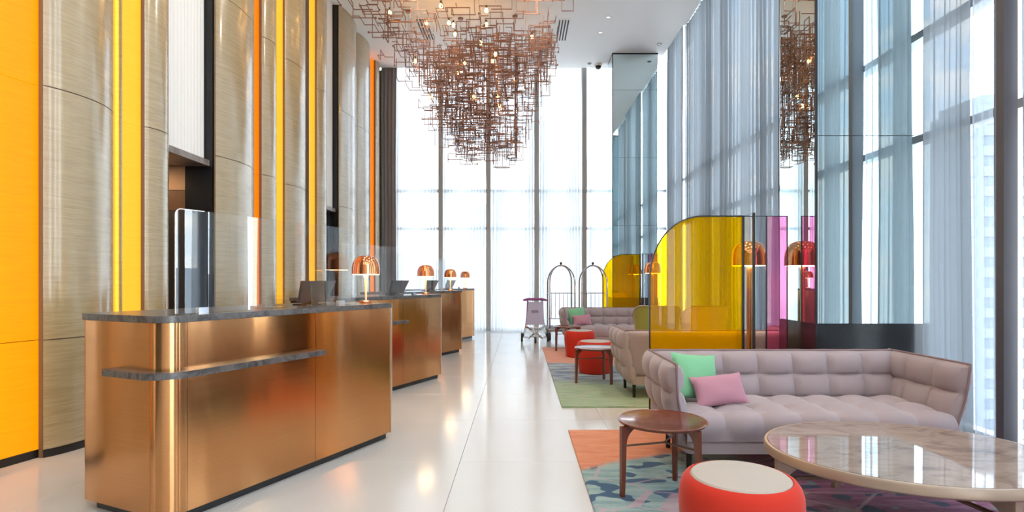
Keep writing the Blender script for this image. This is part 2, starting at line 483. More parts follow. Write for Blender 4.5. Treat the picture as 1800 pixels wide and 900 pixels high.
ol = bpy.data.lights.new('office_lamp', 'AREA'); ol.size = .25; ol.energy = 10; ol.color = (1,.62,.32)
oo = bpy.data.objects.new('office_lamp', ol); COL.objects.link(oo); oo.location = (-4.4, ends[3][0]-.45, 2.58)

# ------------------------------------------------------------------ mirrored columns
def mirror_column(x0, x1, y0, y1, zb, label):
    r = thing('mirrored_column', label, 'column', ((x0+x1)/2, (y0+y1)/2, 0), 0, 'mirror clad columns on the window side', 'thing')
    cx, cy = (x0+x1)/2, (y0+y1)/2
    hx, hy = (x1-x0)/2, (y1-y0)/2
    obj('core', MB().box((-hx+.012, -hy+.012, zb), (hx-.012, hy-.012, HC)), M['edge_black'], r)
    zs = [zb+.006, 2.57, 4.15, 5.73, HC-.03]
    for a, b in zip(zs[:-1], zs[1:]):
        obj('mirror_pane', MB().box((-hx+.014, -hy, a), (hx-.014, -hy+.012, b-.005)), M['mirror'], r)
        obj('mirror_pane', MB().box((-hx, -hy+.012, a), (-hx+.012, hy-.012, b-.005)), M['mirror'], r)
        obj('mirror_pane', MB().box((-hx+.014, hy-.012, a), (hx-.014, hy, b-.005)), M['mirror'], r)
    obj('base_panel', MB().box((-hx-.004, -hy-.004, 0), (hx, hy, zb)), M['black'], r, label='black lacquered base of the column')
    obj('corner_trim', MB().box((-hx-.004, -hy-.004, zb), (-hx+.014, -hy+.014, HC-.001)), M['edge_black'], r)
    obj('top_trim', MB().box((-hx-.003, -hy-.003, HC-.03), (hx, hy, HC-.001)), M['edge_black'], r)
mirror_column(2.60, 3.62, 5.0, 5.70, .91, 'mirror clad square column behind the near mauve sofa')
mirror_column(2.155, 3.22, 13.26, 13.92, .88, 'mirror clad square column at the far end by the end window')

# ------------------------------------------------------------------ curtains
def wavy(a0, a1, wl, amp, seed, z0, z1, put):
    rnd = random.Random(seed); L = a1-a0; n = max(8, int(L/wl*7)); ph = rnd.random()*6
    f1, f2 = rnd.uniform(.25,.4), rnd.uniform(.5,.8)
    zs = 5
    def fn(u, v):
        s = a0+L*u; z = z0+(z1-z0)*v
        k = 2*pi*(s/wl) + 1.3*sin(s/wl*f1*2+ph) + .5*sin(z*.7+ph+s)
        d = amp*(sin(k)*(.55+.45*sin(s/wl*f2+ph*2)) + .35*sin(2.3*k+ph))*(1.0-.25*v)
        return put(s + .012*sin(z*1.1+s*4), d, z)
    return MB().grid(fn, n, zs)
def curtain(name, label, a0, a1, wl, amp, seed, m, side, group, z0=.02, z1=HC+.19, off=0):
    if side == 'far': put = lambda s, d, z: (s, YF+off+d, z)
    else: put = lambda s, d, z: (XC+off+d, s, z)
    o = obj(name, wavy(a0, a1, wl, amp, seed, z0, z1, put), m, fix=False, ang=180)
    tag(o, label, 'curtain', group); return o
fs = far_stops
farnames = ['white sheer curtain in the leftmost bay of the end window', 'white sheer curtain in the end window bay behind the desk lamps',
            'white sheer curtain in the end window bay left of centre pier', 'white sheer curtain in the end window bay behind the purple trolley',
            'white sheer curtain in the end window bay behind the luggage carts', 'white sheer curtain in the end window bay behind the far mirrored column']
for i in range(6):
    curtain('sheer_curtain', farnames[i], fs[i]+.07, min(fs[i+1]-.07, 3.36), .085, .026, 10+i, M['sheer_white'], 'far', 'white sheers along the end window')
side = [(12.25, 13.45, 'grey-blue sheer curtain on the window wall beside the far mirrored column'),
        (9.88, 12.3, 'grey-blue sheer curtain panel second from the far end of the window wall'),
        (7.65, 9.93, 'grey-blue sheer curtain just left of the near mirrored column in view'),
        (5.75, 7.7, 'grey-blue sheer curtain hidden behind the near mirrored column'),
        (4.42, 4.93, 'grey-blue sheer curtain between near mirrored column and bright window gap'),
        (1.0, 2.52, 'grey-blue sheer curtain on the window wall level with the viewer'),
        (-1.0, .9, 'grey-blue sheer curtain on the window wall just behind the viewer'),
        (2.7, 4.02, 'grey-blue sheer curtain at the right edge of the picture')]
for i, (a, b, lab) in enumerate(side):
    curtain('sheer_curtain', lab, a, b, .15, .045, 30+i, M['sheer_blue'], 'side', 'grey-blue sheers along the window wall', off=.09*(i % 2))
curtain('sheer_curtain', 'thin see-through sheer beside the dark post at the bright window gap', 4.21, 4.40, .10, .02, 61, M['sheer_thin'], 'side', 'grey-blue sheers along the window wall')
curtain('drape', 'charcoal drape hanging full height in the far left corner', -3.47, -3.10, .09, .03, 77, M['drape'], 'far', None, off=-.07)

# ------------------------------------------------------------------ city outside
obj('ground', MB().box((-700, YW+30, -46), (900, 1200, -45)).box((XW+30, -600, -46), (900, YW+30, -45)), plain('hazy_city_ground', (.62,.63,.62), .9), kind='structure')
tw = plain('tower_concrete', (.56,.59,.62), .8); tw2 = plain('tower_band', (.44,.49,.54), .6)
tw3 = plain('dark_tower_cladding', (.17,.20,.23), .8); tw4 = plain('dark_tower_glass', (.09,.12,.15), .5)
def tower(label, cx, cy, w, d, top, step=3.6, m1=tw, m2=tw2):
    r = thing('tower', label, 'building', (cx, cy, -45), 0, 'towers outside the windows')
    h = top+45
    obj('facade', MB().box((-w/2+.4, -d/2+.4, 0), (w/2-.4, d/2-.4, h-1)), m2, r)
    sl = MB(); z = 0
    while z < h: sl.box((-w/2, -d/2, z), (w/2, d/2, z+1.7)); z += step
    o = obj('floor_slabs', sl, m1, r, smooth=False); o['kind'] = 'stuff'
    p = MB(); nb = max(3, int(w/6))
    for i in range(nb+1): p.box((-w/2+.2+(w-1.4)*i/nb, -d/2-.15, 0), (-w/2+1.2+(w-1.4)*i/nb, d/2+.15, h-.5))
    o = obj('facade_piers', p, m1, r, smooth=False); o['kind'] = 'stuff'
    obj('roof', MB().box((-w/4, -d/4, h-1), (w/4, d/4, h+3)), m1, r)
tower('tall pale tower behind the end window near the purple trolley', 12, 210, 20, 20, 58)
tower('broad pale tower block behind the middle of the end window', -4, 160, 20, 18, 22)
tower('pale tower behind the luggage carts in the end window', 30, 215, 12, 14, 17)
tower('lower pale block behind the right luggage cart', 24, 190, 9, 12, 8)
tower('low distant block behind the second desk lamp', -50, 330, 22, 16, 4)
tower('stepped low block behind the fourth desk lamp', -16, 380, 34, 20, 6)
tower('dark pale tower seen in the bright gap of the window wall', 92, 112, 22, 22, 33, 3.6, tw3, tw4)
tower('city tower beyond the window wall behind the sofa arm', 122, 92, 26, 26, 9, 3.6, tw3, tw4)
tower('city tower far beyond the window wall near the mirrored column', 100, 190, 28, 20, 24)
tower('low pale block beyond the window wall, far across the water', 260, 45, 30, 40, 3)

# ------------------------------------------------------------------ reception desks
DL, DW, DH = 1.90, .72, 1.11
def round_pts(cx, cy, r, a0, a1, n=8): return [(cx+r*cos(a0+(a1-a0)*i/n), cy+r*sin(a0+(a1-a0)*i/n)) for i in range(n+1)]
def desk_line(inset=0):
    # from the back-left corner round the front-left corner to the right end
    i = inset; r = .10-i; rb = .04
    return ([(DW*0+.0+i+.0, DW-i)] if False else []) + round_pts(i+rb, DW-i-rb, rb, pi/2, pi, 5) + round_pts(i+r, i+r, r, pi, 1.5*pi, 10)
def make_desk(label, loc, rz):
    r = thing('reception_desk', label, 'desk', loc, rz, 'copper clad reception desks')
    line = desk_line()
    seam = 1.06
    k0 = len(line)
    obj('carcass', MB().prism([(p[0]+.0, p[1]) for p in desk_line(.012)] + [(DL-.02, .012), (DL-.02, DW-.01)], .07, DH-.036), M['dark'], r)
    obj('plinth', MB().prism(desk_line(.04) + [(DL-.02, .04), (DL-.02, DW-.03)], 0, .075), M['black'], r)
    z0, z1 = .055, DH-.038
    obj('side_panel', MB().strip(round_pts(.04, DW-.04, .04, pi/2, pi, 5) + [(0,.11)], z0, z1, .01), M['copper'], r)
    obj('corner_panel', MB().strip([(0,.108)] + round_pts(.10, .10, .10, pi, 1.5*pi, 12) + [(.13, 0)], z0, z1, .01), M['copper'], r)
    obj('front_panel', MB().strip([(.132, 0), (seam-.0015, 0)], z0, z1, .01), M['copper'], r)
    obj('front_panel', MB().strip([(seam+.0015, 0), (DL-.016, 0)], z0, z1, .01), M['copper'], r)
    obj('end_panel', MB().box((DL-.02, .01, z0), (DL-.006, DW, z1)), M['copper'], r)
    obj('edge_trim', MB().box((DL-.014, -.006, .05), (DL+.004, .02, DH-.002)), M['white_metal'], r, label='pale polished steel edge strip')
    top = MB().prism(desk_line(-.008) + [(DL-.004, -.008), (DL-.004, DW+.008)], DH-.036, DH)
    obj('countertop', top, M['grey_marble'], r, label='dark grey marble top slab')
    # wrap-round marble ledge
    e = .07
    outer = round_pts(-e+.02, .40, .02, pi*.5, pi, 4) + round_pts(.10, .10, .10+e, pi, 1.5*pi, 12) + round_pts(1.08, -e+.02, .02, 1.5*pi, 2*pi, 4) + [(1.10, -.001)]
    inner = [(.10, -.001)] + round_pts(.10, .10, .101, 1.5*pi, pi, 12) + [(-.001, .42)]
    obj('ledge', MB().prism(outer + inner, .785, .82), M['grey_marble'], r, label='thin grey marble ledge wrapped round the corner')
    return r
DANG = math.atan2(.91, .415)
P0 = (-1.845, 2.945)
desk_labels = ['nearest copper clad reception desk with marble top and wrap-round ledge',
               'second copper reception desk, behind the nearest one', 'third copper reception desk along the row, before the last',
               'last copper reception desk in the row, by the end window']
desk_off = [(0,0), (.01,2.88), (0.0,5.62), (.03,8.07)]
desk = make_desk(desk_labels[0], (P0[0], P0[1], 0), DANG)
for k in range(1, 4): dup(desk, desk_labels[k], (P0[0]+desk_off[k][0], P0[1]+desk_off[k][1], 0))
def on_desk(k, lx, ly):
    ux, uy = .415, .91
    return (P0[0]+desk_off[k][0]+ux*lx-uy*ly, P0[1]+desk_off[k][1]+uy*lx+ux*ly, DH)
ORD = ['nearest', 'second', 'third', 'last']

# desk lamps
def make_lamp(label, loc):
    r = thing('table_lamp', label, 'lamp', loc, 0, 'copper dome lamps on the reception desks')
    obj('base', MB().lathe([(0,0),(.048,0),(.05,.004),(.05,.018),(.046,.022),(0,.022)], 28), M['copper_lamp'], r)
    obj('stem', MB().lathe([(.009,.022),(.009,.10),(.013,.20),(.022,.235)], 14), M['lamp_glass'], r, label='slim glowing amber stem')
    dome = [(.112,.236)]
    for i in range(15):
        a = i/14*pi/2; dome.append((.112*max(0,cos(a))**.62, .262+.125*sin(a)**.9))
    inner = [(max(0, q[0]-.004), q[1]-.004 if i else q[1]) for i, q in enumerate(dome)][::-1]
    obj('shade', MB().lathe(dome + inner, 40, caps=False), M['copper_lamp'], r, label='polished copper dome shade')
    obj('diffuser', MB().lathe([(0,.232),(.104,.232),(.106,.238),(.104,.244),(0,.244)], 32), M['diffuser'], r, label='glowing disc under the shade')
    l = bpy.data.lights.new('bulb_light', 'AREA'); l.shape = 'DISK'; l.size = .19; l.energy = 2.5; l.color = (1,.66,.32)
    o = bpy.data.objects.new('bulb_light', l); COL.objects.link(o); o.parent = r; o.location = (0,0,.229)
    return r
lamp = make_lamp('copper dome table lamp on the right end of the nearest reception desk', on_desk(0, 1.77, .155))
for k in range(1, 4):
    dup(lamp, f'copper dome table lamp on the right end of the {ORD[k]} reception desk', on_desk(k, 1.77, .155))

# glass screens on the desks
def make_screen(label, loc, rz, L=1.44):
    r = thing('desk_screen', label, 'glass screen', loc, rz, 'clear glass screens on the reception desks')
    h = .58; rr = .035
    out = [(0,.004)] + [(rr-rr*cos(a), h-rr+rr*sin(a)) for a in [i/6*pi/2 for i in range(7)]] + [(L, h), (L, .004)]
    mb = MB(); mb.prism(out, -.005, .005)
    mb.v = [(x, z, y) for x, y, z in mb.v]
    obj('glass_pane', mb, M['desk_glass'], r)
    edge = MB().tube([(x, 0, y) for x, y in out[:-2]] + [(L*.12, 0, h)], .0028, 4)
    obj('polished_edge', edge, M['white_metal'], r)
    for x in (.16, L-.16): obj('clamp', MB().box((x-.03, -.014, 0), (x+.03, .014, .035)), M['chrome'], r)
    return r
sc = make_screen('long clear glass screen standing on the nearest reception desk', on_desk(0, .12, .085), DANG)
for k in range(1, 4): dup(sc, f'clear glass screen standing on the {ORD[k]} reception desk', on_desk(k, .12, .085))

# monitors
def make_monitor(label, loc, rz):
    r = thing('monitor', label, 'monitor', loc, rz, 'tilted monitors on the reception desks')
    w0, w1 = .27, .34; tilt = .45
    def P(x, t, h): return (x, t + h*tilt, .018 + h)
    vs = [P(-w0/2,-.012,.0),P(w0/2,-.012,.0),P(w1/2,-.012,.165),P(-w1/2,-.012,.165),P(-w0/2,.012,.0),P(w0/2,.012,.0),P(w1/2,.012,.165),P(-w1/2,.012,.165)]
    vs = [(x, -y, z) for x, y, z in vs]
    obj('housing', MB().add(vs, [(0,1,2,3),(5,4,7,6),(0,4,5,1),(1,5,6,2),(2,6,7,3),(3,7,4,0)]), M['screen'], r)
    obj('stand', MB().box((-.035,-.03,.008), (.035,.06,.11)), M['blackmatt'], r)
    obj('foot', MB().box((-.10,-.05,0), (.10,.09,.010)), M['blackmatt'], r)
    return r
mon = make_monitor('tilted dark monitor behind the glass on the nearest reception desk', on_desk(0, 1.36, .33), DANG)
for k in range(1, 4): dup(mon, f'tilted dark monitor on the {ORD[k]} reception desk', on_desk(k, 1.36, .33))
# small acrylic holders
def acrylic(label, loc, w, h):
    o = obj('acrylic_holder', MB().box((-w/2,-.03,0), (w/2,.03,.006)).box((-w/2,-.03,0), (w/2,-.025,h)).box((-w/2,.02,0), (w/2,.025,h*1.4)), M['acrylic'], loc=loc, rz=DANG)
    tag(o, label, 'holder')
acrylic('low clear acrylic holder left of the monitor on the nearest desk', on_desk(0, .93, .22), .13, .06)
acrylic('tall clear acrylic leaflet holder right of the monitor on the nearest desk', on_desk(0, 1.60, .20), .12, .12)

# ------------------------------------------------------------------ rugs
def rug(label, x0, x1, y0, y1, mode):
    t = NT('rug_'+mode)
    tc = t.n('TexCoord'); v = tc.outputs['Object']
    sep = t.n('SeparateXYZ', {0: v}); X, Y = sep.outputs[0], sep.outputs[1]
    nz = t.noise(v, 1.6, 4); fine = t.noise(v, 55, 3)
    streak = t.noise(t.coords('Object', (2, 9, 1), (0,0,.25)), 2.0, 5, .6)
    def step(val, a, b): return t.n('MapRange', {0: val, 1: a, 2: b}, interpolation_type='SMOOTHSTEP').outputs[0]
    nz0 = t.math('SUBTRACT', nz, .5)
    if mode == 'near':
        teal = t.mix(step(streak,.4,.6), (.20,.34,.36), (.33,.46,.45))
        blot = t.noise(t.coords('Object', (2.2,3.2,1), (0,0,.5)), 2.3, 1, .4)
        teal = t.mix(step(blot,.57,.60), teal, (.035,.10,.19))
        mag = t.mix(step(streak,.35,.65), (.23,.055,.14), (.40,.16,.27))
        mag = t.mix(step(blot,.60,.63), mag, (.03,.06,.13))
        mag = t.mix(step(t.noise(v,3.6,2),.60,.66), mag, (.20,.34,.32))
        body = t.mix(step(t.math('ADD', X, t.math('MULTIPLY', nz0, 1.2)), .95, 1.35), teal, mag)
        org = t.mix(step(streak,.3,.7), (.62,.20,.10), (.72,.31,.17))
        b = t.math('ADD', t.math('SUBTRACT', Y, t.math('MULTIPLY', X, .5)), t.math('MULTIPLY', nz0, .3))
        body = t.mix(step(b, 2.93, 3.03), body, org)
    else:
        blue = t.mix(step(t.noise(t.coords('Object', (1.3,6.5,1), (0,0,-.2)), 2.2, 4),.44,.56), (.10,.18,.29), (.36,.44,.45))
        green = t.mix(step(streak,.35,.65), (.24,.36,.22), (.36,.47,.32))
        body = t.mix(step(t.math('ADD', Y, t.math('MULTIPLY', nz0, 1.0)), 1.05, 1.75), green, blue)
        org = t.mix(step(streak,.3,.7), (.62,.24,.15), (.74,.36,.25))
        b = t.math('ADD', t.math('ADD', Y, t.math('MULTIPLY', X, .3)), t.math('MULTIPLY', nz0, .5))
        body = t.mix(step(b, 3.0, 3.15), body, org)
    vo = t.n('TexVoronoi', {'Vector': t.coords('Object', (1.5,2.3,1), (0,0,.6)), 'Scale': 1.3}, feature='DISTANCE_TO_EDGE').outputs['Distance']
    line = t.math('SUBTRACT', 1.0, step(vo, .012, .022))
    body = t.mix(t.math('MULTIPLY', t.math('MULTIPLY', line, .75 if mode == 'near' else .45), t.math('SUBTRACT', 1.0, step(b, 2.9, 3.0))), body, (.52,.36,.42))
    body = t.mix(t.math('MULTIPLY', fine, .35), body, t.mix(.5, body, (.1,.08,.08)))
    m = t.done(t.pr(Base_Color=body, Roughness=.95, Specular_IOR_Level=.1, Sheen_Weight=.2, Normal=t.bump(fine, .4, .006)))
    w, d = x1-x0, y1-y0; e = .006; h = .016
    mb = MB().prism([(0,0),(w,0),(w,d),(0,d)], 0, h-e)
    mb.add([(0,0,h-e),(w,0,h-e),(w,d,h-e),(0,d,h-e),(e,e,h),(w-e,e,h),(w-e,d-e,h),(e,d-e,h)], [(0,1,5,4),(1,2,6,5),(2,3,7,6),(3,0,4,7),(4,5,6,7)])
    o = obj('rug', mb, m, loc=(x0,y0,0), smooth=False)
    tag(o, label, 'rug', 'patterned rugs under the seating'); return o
rug('coral, teal and magenta patterned rug under the near sofa and marble table', .415, 3.40, .9, 4.88, 'near')
rug('coral, blue and green patterned rug under the far seating group', .425, 3.40, 5.78, 10.85, 'far')
RZ = .016

# ------------------------------------------------------------------ tufted sofas
def quilt(w, h, t, tu, tv, fn, puff=.022, both=True, dens=9, edge=6, pu=.42):
    nu, nv = tu*dens, tv*dens
    def th(u, v, tuft):
        e = (max(0, 1-abs(2*u-1)**edge))**.5 * (max(0, 1-abs(2*v-1)**edge))**.5
        p = 0
        if tuft:
            su, sv = abs(sin(pi*tu*u)), abs(sin(pi*tv*v))
            p = puff*((su**pu)*(sv**pu) - 1) - .006*(1-su**2)*(1-sv**2)
        return max(.0, t/2*e + p*e)
    mb = MB()
    mb.grid(lambda u, v: fn((u-.5)*w, v*h, th(u, v, True)), nu, nv)
    mb.grid(lambda u, v: fn((.5-u)*w, v*h, -th(1-u, v, both)), nu, nv)
    return mb
def make_sofa(label, loc, rz):
    # local: x along width (centred), front at y=0, back at y=.86
    r = thing('tufted_sofa', label, 'sofa', loc, rz, 'mauve tufted sofas')
    W, Dp, H = 1.98, .84, .75-RZ
    zb = .15
    sm = M['sofa']
    obj('base', MB().prism(round_pts(-W/2+.16,.09,.05,pi,1.5*pi,4)+round_pts(W/2-.16,.09,.05,1.5*pi,2*pi,4)+[(W/2-.1,Dp-.06),(-W/2+.1,Dp-.06)], zb, .235), sm, r)
    obj('base_piping', MB().tube([(-W/2+.11,.5,.235),(-W/2+.11,.09,.235),(-W/2+.15,.035,.235),(W/2-.15,.035,.235),(W/2-.11,.09,.235),(W/2-.11,.5,.235)], .007, 6), M['sofa_pipe'], r)
    # seat: puffs on top that roll over the front edge
    l1, rr = .085, .08; arc = rr*pi/2
    def seat(a, b, n):
        if b < l1: return (a, .03-n, .235+b)
        if b < l1+arc:
            q = (b-l1)/rr; return (a, .03+rr-(rr+n)*cos(q), .235+l1+(rr+n)*sin(q))
        return (a, .03+rr+b-l1-arc, .235+l1+rr+n)
    obj('seat', quilt(W-.22, l1+arc+.54, .07, 7, 3, seat, .045, False, 9, 16, .5), sm, r)
    def back(a, b, n):
        lean = .10*(b/(H-.22))
        return (a, Dp-.16-n+lean, .22+b)
    obj('backrest', quilt(W-.10, H-.22, .17, 7, 3, back, .045, False, 9, 12), sm, r)
    rim = [(-W/2+.05+i/20*(W-.10), Dp-.06+.003*sin(i*1.7), H+.002+.002*sin(i*2.3)) for i in range(21)]
    obj('back_piping', MB().tube(rim, .009, 6), M['sofa_pipe'], r)
    for s in (-1, 1):
        def arm(a, b, n, s=s):
            k = b/(H-.16)
            y = Dp/2+.02 + a*(.86+.14*k)
            x = s*(W/2-.13 + .07*min(1, k*1.5) + .02*k) + s*n
            return (x, y, .16+b)
        obj('arm', quilt(Dp, H-.16, .15, 3, 3, arm, .034, True, 9, 12), sm, r)
        path = [(s*(W/2-.04), .02+(Dp-.02)*i/10, H+.002) for i in range(11)][::-1]
        path += [(s*(W/2-.13+.07*min(1,k*1.5)+.02*k), Dp/2+.02-Dp/2*(.86+.14*k), .16+(H-.16)*k) for k in (.97,.8,.6,.4,.2,.05)]
        obj('arm_piping', MB().tube(path, .008, 6), M['sofa_pipe'], r)
        for y in (.16, Dp-.14):
            obj('leg', MB().lathe([(.017,0),(.02,.16)], 12, (s*(W/2-.16), y, 0)), M['blackmatt'], r)
    return r
sofa = make_sofa('mauve tufted sofa nearest the viewer, with mint and pink cushions', (1.965, 3.66, RZ), 0)
dup(sofa, 'tufted sofa turned with its plain back to the viewer behind yellow glass', (2.08, 6.93, RZ), pi, 'mauve tufted sofas')
dup(sofa, 'far mauve tufted sofa facing the viewer in front of the luggage carts', (1.80, 10.76, 0), 0, 'mauve tufted sofas')

def cushion(name, label, loc, w, h, t, m, rot, group):
    def fn(a, b, n): return (a, n, b-h/2)
    mb = MB()
    def th(u, v): return t/2*((max(0,1-abs(2*u-1)**2.6))**.55)*((max(0,1-abs(2*v-1)**2.6))**.55)
    def pos(u, v, sgn):
        a, b = (u-.5)*w, (v-.5)*h
        pull = 1-.07*(1-abs(2*v-1)**2); pull2 = 1-.07*(1-abs(2*u-1)**2)
        return (a*pull, sgn*th(u, v)+.004*sin(u*9)*sin(v*7), b*pull2)
    mb.grid(lambda u, v: pos(u, v, -1), 20, 16); mb.grid(lambda u, v: pos(1-u, v, 1), 20, 16)
    o = obj('cushion', mb, m, loc=loc, ang=75, weld=.0005)
    o.rotation_euler = rot
    tag(o, label, 'cushion', group); return o
cg = 'cushions on the sofas'
cushion('cushion', 'square mint green cushion leaning in the near sofa corner', (1.265, 4.10, .605), .36, .34, .12, M['green_fab'], (R(-22), R(6), R(14)), cg)
cushion('cushion', 'rose pink oblong cushion in front of the near mint cushion', (1.385, 3.955, .535), .37, .23, .11, M['pink_fab'], (R(-32), R(-5), R(4)), cg)
cushion('cushion', 'square mint green cushion on the far sofa', (1.12, 11.20, .59), .36, .34, .12, M['green_fab'], (R(-22), R(-8), R(10)), cg)
cushion('cushion', 'rose pink oblong cushion in front of the far mint cushion', (1.20, 11.05, .52), .37, .23, .11, M['pink_fab'], (R(-30), R(-4), R(4)), cg)

# ------------------------------------------------------------------ armchairs
def armchair(label, loc, rz, m):
    r = thing('armchair', label, 'armchair', loc, rz, 'shell armchairs behind the glass screen')
    def shell(u, v):
        a = -1.95+3.9*u
        k = abs(a)/1.95
        top = .88 - .26*max(0, (k-.42)/.58)**1.6
        z = .26 + (top-.26)*min(1, v*1.0)
        rr = .30 + .045*v
        return (rr*1.05*sin(a), -rr*cos(a), z)
    def inner(u, v):
        x, y, z = shell(1-u, v); q = .84 if v < .99 else .86
        return (x*q, y*q, z)
    mb = MB().grid(shell, 30, 8).grid(inner, 30, 8)
    n1 = 31*9
    for i in range(30): mb.f.append((8*31+i, 8*31+i+1, n1+8*31+29-i, n1+8*31+30-i))
    for j in range(8):
        mb.f.append((j*31, (j+1)*31, n1+(j+1)*31+30, n1+j*31+30)); mb.f.append((j*31+30, n1+j*31, n1+(j+1)*31, (j+1)*31+30))
    obj('back_shell', mb, m, r, ang=50)
    obj('shell_edge', MB().tube([Vector(shell(i/30,1))+Vector((0,0,.004)) for i in range(31)], .012, 6), M['beige_fab'], r)
    obj('seat_cushion', MB().lathe([(0,.26),(.25,.26),(.28,.30),(.28,.40),(.25,.44),(0,.45)], 28), m, r)
    for a in (45, 135, 225, 315):
        obj('leg', MB().tube([(.22*cos(R(a)), .22*sin(R(a)), .27), (.26*cos(R(a)), .26*sin(R(a)), .006)], [.016,.011], 8), M['blackmatt'], r)
    return r
armchair('olive green shell armchair seen over the back of the turned sofa', (2.16, 9.0, RZ), R(-6), M['olive_fab'])
armchair('pale yellow shell armchair right of the olive one, behind yellow glass', (2.91, 9.0, RZ), R(8), M['lemon_fab'])

# ------------------------------------------------------------------ poufs
def make_pouf(label, loc, rz=0):
    r = thing('pouf', label, 'pouf', loc, rz, 'round coral velvet poufs')
    prof = [(0,0),(.205,0),(.222,.012),(.238,.10),(.252,.22),(.258,.32),(.255,.37),(.245,.405),(.228,.428),(.214,.434),(.208,.428)]
    obj('body', MB().lathe(prof + [(0,.424)], 48), M['coral'], r)
    obj('seat_disc', MB().lathe([(0,.42),(.206,.42),(.208,.431),(.200,.438),(.12,.444),(0,.446)], 48), M['beige_fab'], r, label='flat beige wool seat disc')
    return r
pouf = make_pouf('coral pouf with a beige seat disc nearest the viewer', (.955, 2.47, RZ))
dup(pouf, 'coral pouf standing behind the middle side table on the far rug', (1.045, 7.9, RZ))
dup(pouf, 'coral pouf in front of the far sofa', (1.0, 9.55, RZ))

# ------------------------------------------------------------------ side tables
def make_side_table(label, loc, rz=0):
    r = thing('side_table', label, 'side table', loc, rz, 'mahogany side tables')
    T = .44
    obj('table_top', MB().lathe([(0,T-.028),(.235,T-.028),(.258,T-.02),(.268,T-.006),(.264,T-.001),(.256,T),(.25,T-.003),(0,T-.003)], 56), M['mahogany'], r)
    feet = [(-.255,-.085), (.165,-.185), (.13,.185)]
    ctr = Vector((.01,-.01,.30))
    for fx, fy in feet:
        d = Vector((-fx,-fy,0)).normalized()
        side = Vector((-d.y, d.x, 0))
        # leg with curved gusset under the top
        prof = [(0,0),(.022,0),(.030,.20),(.032,.30)]
        for i in range(7):
            a = i/6*pi/2; prof.append((.032+.085*(1-cos(a)), .305+.10*sin(a)))
        prof += [(.117, T-.026), (0, T-.026)]
        th = .014
        vs = [Vector((fx,fy,0))+d*(p-.012)+Vector((0,0,z))+side*sg*th for sg in (-1,1) for p, z in prof]
        n = len(prof)
        leg = MB().add(vs, [tuple(range(n)), tuple(range(n,2*n))[::-1]] + [(i,(i+1)%n,(i+1)%n+n,i+n) for i in range(n)])
        obj('leg', leg, M['mahogany'], r)
        obj('stretcher', MB().tube([Vector((fx,fy,.30))+d*.012, ctr], .006, 8), M['oak_edge'], r)
    return r
st = make_side_table('mahogany side table with round top beside the near sofa and pouf', (.862, 3.455, RZ))
dup(st, 'mahogany side table beside the turned sofa, in front of a coral pouf', (.955, 7.16, RZ), R(0))
dup(st, 'mahogany side table at the left of the far sofa', (.865, 10.44, RZ), R(20))

# ------------------------------------------------------------------ marble coffee table
ct = thing('coffee_table', 'large oval marble coffee table with champagne frame in front of the near sofa', 'table', (2.02, 2.97, RZ), R(-4))
def ell(a, b, n=72): return [(a*cos(2*pi*i/n), b*sin(2*pi*i/n)) for i in range(n)]
rx, ry, zt = .70, .59, .42-RZ
def ering(prof, n=96):
    mb = MB(); m = len(prof); vs = []; fs = []
    for q, z in prof:
        for i in range(n):
            a = 2*pi*i/n; vs.append(((rx+q)*cos(a), (ry+q)*sin(a), z))
    for k in range(m):
        for i in range(n): fs.append((k*n+i, k*n+(i+1)%n, ((k+1)%m)*n+(i+1)%n, ((k+1)%m)*n+i))
    return mb.add(vs, fs)
obj('marble_top', MB().prism(ell(rx-.022, ry-.022, 96), zt-.02, zt), M['table_marble'], ct, label='polished beige and brown veined marble slab')
obj('rim', ering([(-.02,zt-.001),(-.006,zt-.002),(0,zt-.012),(0,zt-.045),(-.012,zt-.055),(-.06,zt-.055),(-.06,zt-.022),(-.02,zt-.022)]), M['table_frame'], ct)
for a in (184, 281, 4, 99):
    ca, sa = cos(R(a)), sin(R(a))
    px_, py_ = (rx-.02)*ca, (ry-.02)*sa
    d = Vector((-px_, -py_, 0)).normalized(); sd = Vector((-d.y, d.x, 0))
    prof = [(0,0),(.035,0),(.04,.20)] + [(.04+.16*(1-cos(i/6*pi/2)), .22+.10*sin(i/6*pi/2)) for i in range(7)] + [(.20, zt-.05), (0, zt-.05)]
    n = len(prof)
    vs = [Vector((px_,py_,0))+d*(p)+Vector((0,0,z))+sd*sg*.02 for sg in (-1,1) for p, z in prof]
    obj('leg', MB().add(vs, [tuple(range(n)), tuple(range(n,2*n))[::-1]]+[(i,(i+1)%n,(i+1)%n+n,i+n) for i in range(n)]), M['table_frame'], ct)
    obj('stretcher', MB().tube([Vector((px_,py_,.25))+d*.02, (0,0,.25)], .011, 8), M['oak_edge'], ct)
obj('hub', MB().lathe([(0,.235),(.03,.235),(.03,.265),(0,.265)], 16), M['oak_edge'], ct)

